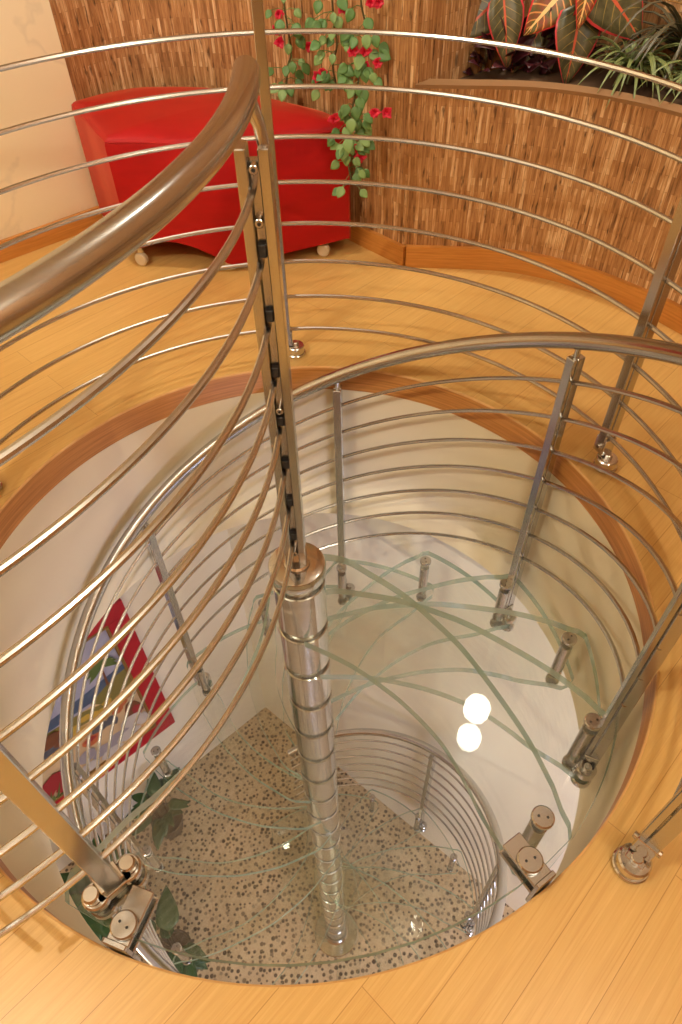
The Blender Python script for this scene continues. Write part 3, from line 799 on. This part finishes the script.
for u, z, a, b, m_ in ((-.30, -2.69, .075, .07, 'rock'), (-.40, -2.74, .07, .05, 'rockd'), (-.23, -2.74, .05, .06, 'rock'), (-.34, -2.80, .08, .06, 'rock'), (-.50, -2.78, .08, .06, 'rockd'), (-.47, -2.86, .08, .05, 'rock'), (-.60, -2.72, .06, .06, 'rockd'), (-.27, -2.86, .07, .04, 'rockd'), (-.62, -2.84, .06, .05, 'rock'), (-.67, -2.50, .05, .06, 'rock')): blob(m_, u, z, a, b)
blob('brown', -.70, -2.35, .08, .07); blob('slate', -.72, -2.46, .07, .06); blob('brown', -.66, -2.42, .05, .05)
blob('crimson', -.80, -2.74, .12, .09); blob('crimson', -.75, -2.84, .09, .07); blob('crimson', -.93, -2.78, .12, .1)
for i in range(12):
    u = -.95+i*.022; patch('grass', [(u, zz0), (u+.02, zz0), (u+rp.uniform(.02, .09), -2.80+rp.uniform(-.06, .05))])
for i in range(9):
    t = R(-20+i*27.5); L_ = .10; c_, s_ = cos(t), sin(t)
    patch('grass', [(-.30, -2.03), (-.30+c_*L_*.6-s_*.022, -2.03+s_*L_*.6+c_*.022), (-.30+c_*L_, -2.03+s_*L_-.03), (-.30+c_*L_*.6+s_*.016, -2.03+s_*L_*.6-c_*.016)])
patch('brown', [(-.305, -2.03), (-.295, -2.03), (-.305, -2.20), (-.32, -2.20)])
q.build('canvas', [M[k] for k in PM], pic, smooth=False)

# ------------------------------------------------------------------ potted plants on the lower floor
def potted(c, label, n, l, seed, h=.55, mat='leafdark'):
    rnd = random.Random(seed); c = V(c); t = thing('potted_plant', c, label, 'plant')
    lathe([(.075, c.z+.0005), (.08, c.z+.002), (.10, c.z+.15), (.107, c.z+.16), (.107, c.z+.18), (.098, c.z+.18), (.095, c.z+.165), (.04, c.z+.162)], 24, c.x, c.y).build('pot', M['pot'], t)
    st = MB(); lf = MB()
    for i in range(n):
        a = rnd.uniform(-pi, pi); r = rnd.uniform(.02, .10); z = rnd.uniform(.3, h)
        p = c+V((cos(a)*r, sin(a)*r, z)); st.tube([c+V((cos(a)*.02, sin(a)*.02, .155)), c+V((cos(a)*r*.5, sin(a)*r*.5, z*.65)), p], .004, 6)
        dr = V((cos(a), sin(a), rnd.uniform(-.5, .3))).normalized(); ll = l*rnd.uniform(.7, 1.2)
        leaf_geo(lf, p, p+dr*ll, ll*.27, .15, (0, 0, 1), seg=7)
    st.build('stem', M['stem'], t); solid(lf.build('foliage', M[mat], t), .001)
potted((-1.14, .67, ZLOW), 'dark green potted plant on the pebble floor under the corner of the painting', 22, .14, 21, .52)
potted((-1.42, .14, ZLOW), 'bushy green potted plant on the pebble floor below the left floor clamp', 34, .24, 22, .7, 'leafdark')
potted((-.98, -.10, ZLOW), 'low green plant on the pebble floor beside the lowest handrail', 9, .22, 23, .34)

# ------------------------------------------------------------------ lights and camera
def lamp(name, loc, W, col=(1, .80, .56), r=.06):
    d = bpy.data.lights.new(name, 'POINT'); d.energy = W; d.color = col; d.shadow_soft_size = r
    o = bpy.data.objects.new(name, d); COL.objects.link(o); o.location = loc; return o
WARM = (1, .935, .77)
for x, y, w_ in ((-1.35, -.85, 84), (1.0, -.95, 36), (-2.3, -.6, 16), (1.4, -2.0, 12), (.2, -2.3, 14)):
    lamp('ceiling_lamp_light', (x, y, 2.40), w_, WARM, .035)
def spot(loc, aim, W, deg, r=.05):  # added spots brighten bench, far floor and planter; cones stay off the glass
    d = bpy.data.lights.new('added_spot', 'SPOT'); d.energy = W; d.color = WARM; d.shadow_soft_size = r; d.spot_size = R(deg); d.spot_blend = .5
    o = bpy.data.objects.new('added_spot', d); COL.objects.link(o); o.location = loc
    o.rotation_euler = (V(aim)-V(loc)).to_track_quat('-Z', 'Y').to_euler()
spot((-.55, 1.25, 2.45), (-.40, 1.52, .4), 60, 50)
spot((.92, 1.42, 2.45), (.98, 1.36, 0), 55, 44)
spot((1.0, 1.40, 2.45), (1.0, 1.62, .7), 32, 44)
gl = thing('globe_lamp', (.82, .77, 2.30), 'round glowing globe lamp hanging from the ceiling, mirrored in the glass landing', 'lamp')
mb = MB(); pf = [(.070*sin(pi*i/16), .070*cos(pi*i/16)) for i in range(1, 16)]
lathe([(.82*0+r, 2.30-z) for r, z in pf], 28, .82, .77).build('globe', M['glow'], gl)
MB().tube([(.82, .77, 2.366), (.82, .77, ZC)], .006, 10).build('cord', M['steel'], gl)
MB().cyl((.82, .77, ZC-.02), (.82, .77, ZC-.0005), .05, 24, .004).build('canopy', M['steel'], gl)
lamp('lower_fill_light', (-1.6, -2.3, -.95), 52, WARM)  # unseen fill lights added to brighten the lower room
lamp('lower_fill_light', (1.2, -2.3, -.95), 42, WARM)
lamp('lower_fill_light', (-.2, -2.9, -.95), 20, WARM)
d = bpy.data.lights.new('lower_window_daylight', 'AREA'); d.energy = 66; d.color = (.66, .70, 1.0); d.shape = 'RECTANGLE'; d.size = 1.2; d.size_y = 1.4
o = bpy.data.objects.new('lower_window_daylight', d); COL.objects.link(o); o.location = (1.5, -2.9, -2.0)
o.rotation_euler = (V((-.8, 1.0, -1.6))-V(o.location)).to_track_quat('-Z', 'Y').to_euler()

w = bpy.data.worlds.new('world'); sc.world = w; w.use_nodes = True
w.node_tree.nodes['Background'].inputs[0].default_value = (1, .9, .75, 1); w.node_tree.nodes['Background'].inputs[1].default_value = .3

cam = bpy.data.cameras.new('camera'); co = bpy.data.objects.new('camera', cam); COL.objects.link(co)
cam.sensor_fit = 'VERTICAL'; cam.sensor_height = 24.0; cam.lens = 700/1024*24.0; cam.clip_start = .02
mm = [[0.999629099861405, -0.027233485092378024, 0], [-0.020325564011537903, -0.7460677613646854, 0.6655597395425145], [-0.018125511244918062, -0.6653128833428748, -0.7463445806730966]]
co.matrix_world = Matrix([[mm[i][0], -mm[i][1], -mm[i][2], (0.1030, -0.96857, 1.3002)[i]] for i in range(3)] + [[0, 0, 0, 1]])
sc.camera = co
sc.view_settings.view_transform = 'Standard'; sc.view_settings.look = 'None'; sc.view_settings.gamma = 1; sc.view_settings.use_curve_mapping = False
sc.view_settings.exposure = 0.0
cy = sc.cycles
cy.max_bounces = 10; cy.diffuse_bounces = 4; cy.glossy_bounces = 5; cy.transmission_bounces = 4; cy.transparent_max_bounces = 80
cy.caustics_reflective = False; cy.caustics_refractive = False; cy.sample_clamp_indirect = 5.0
cy.use_denoising = True
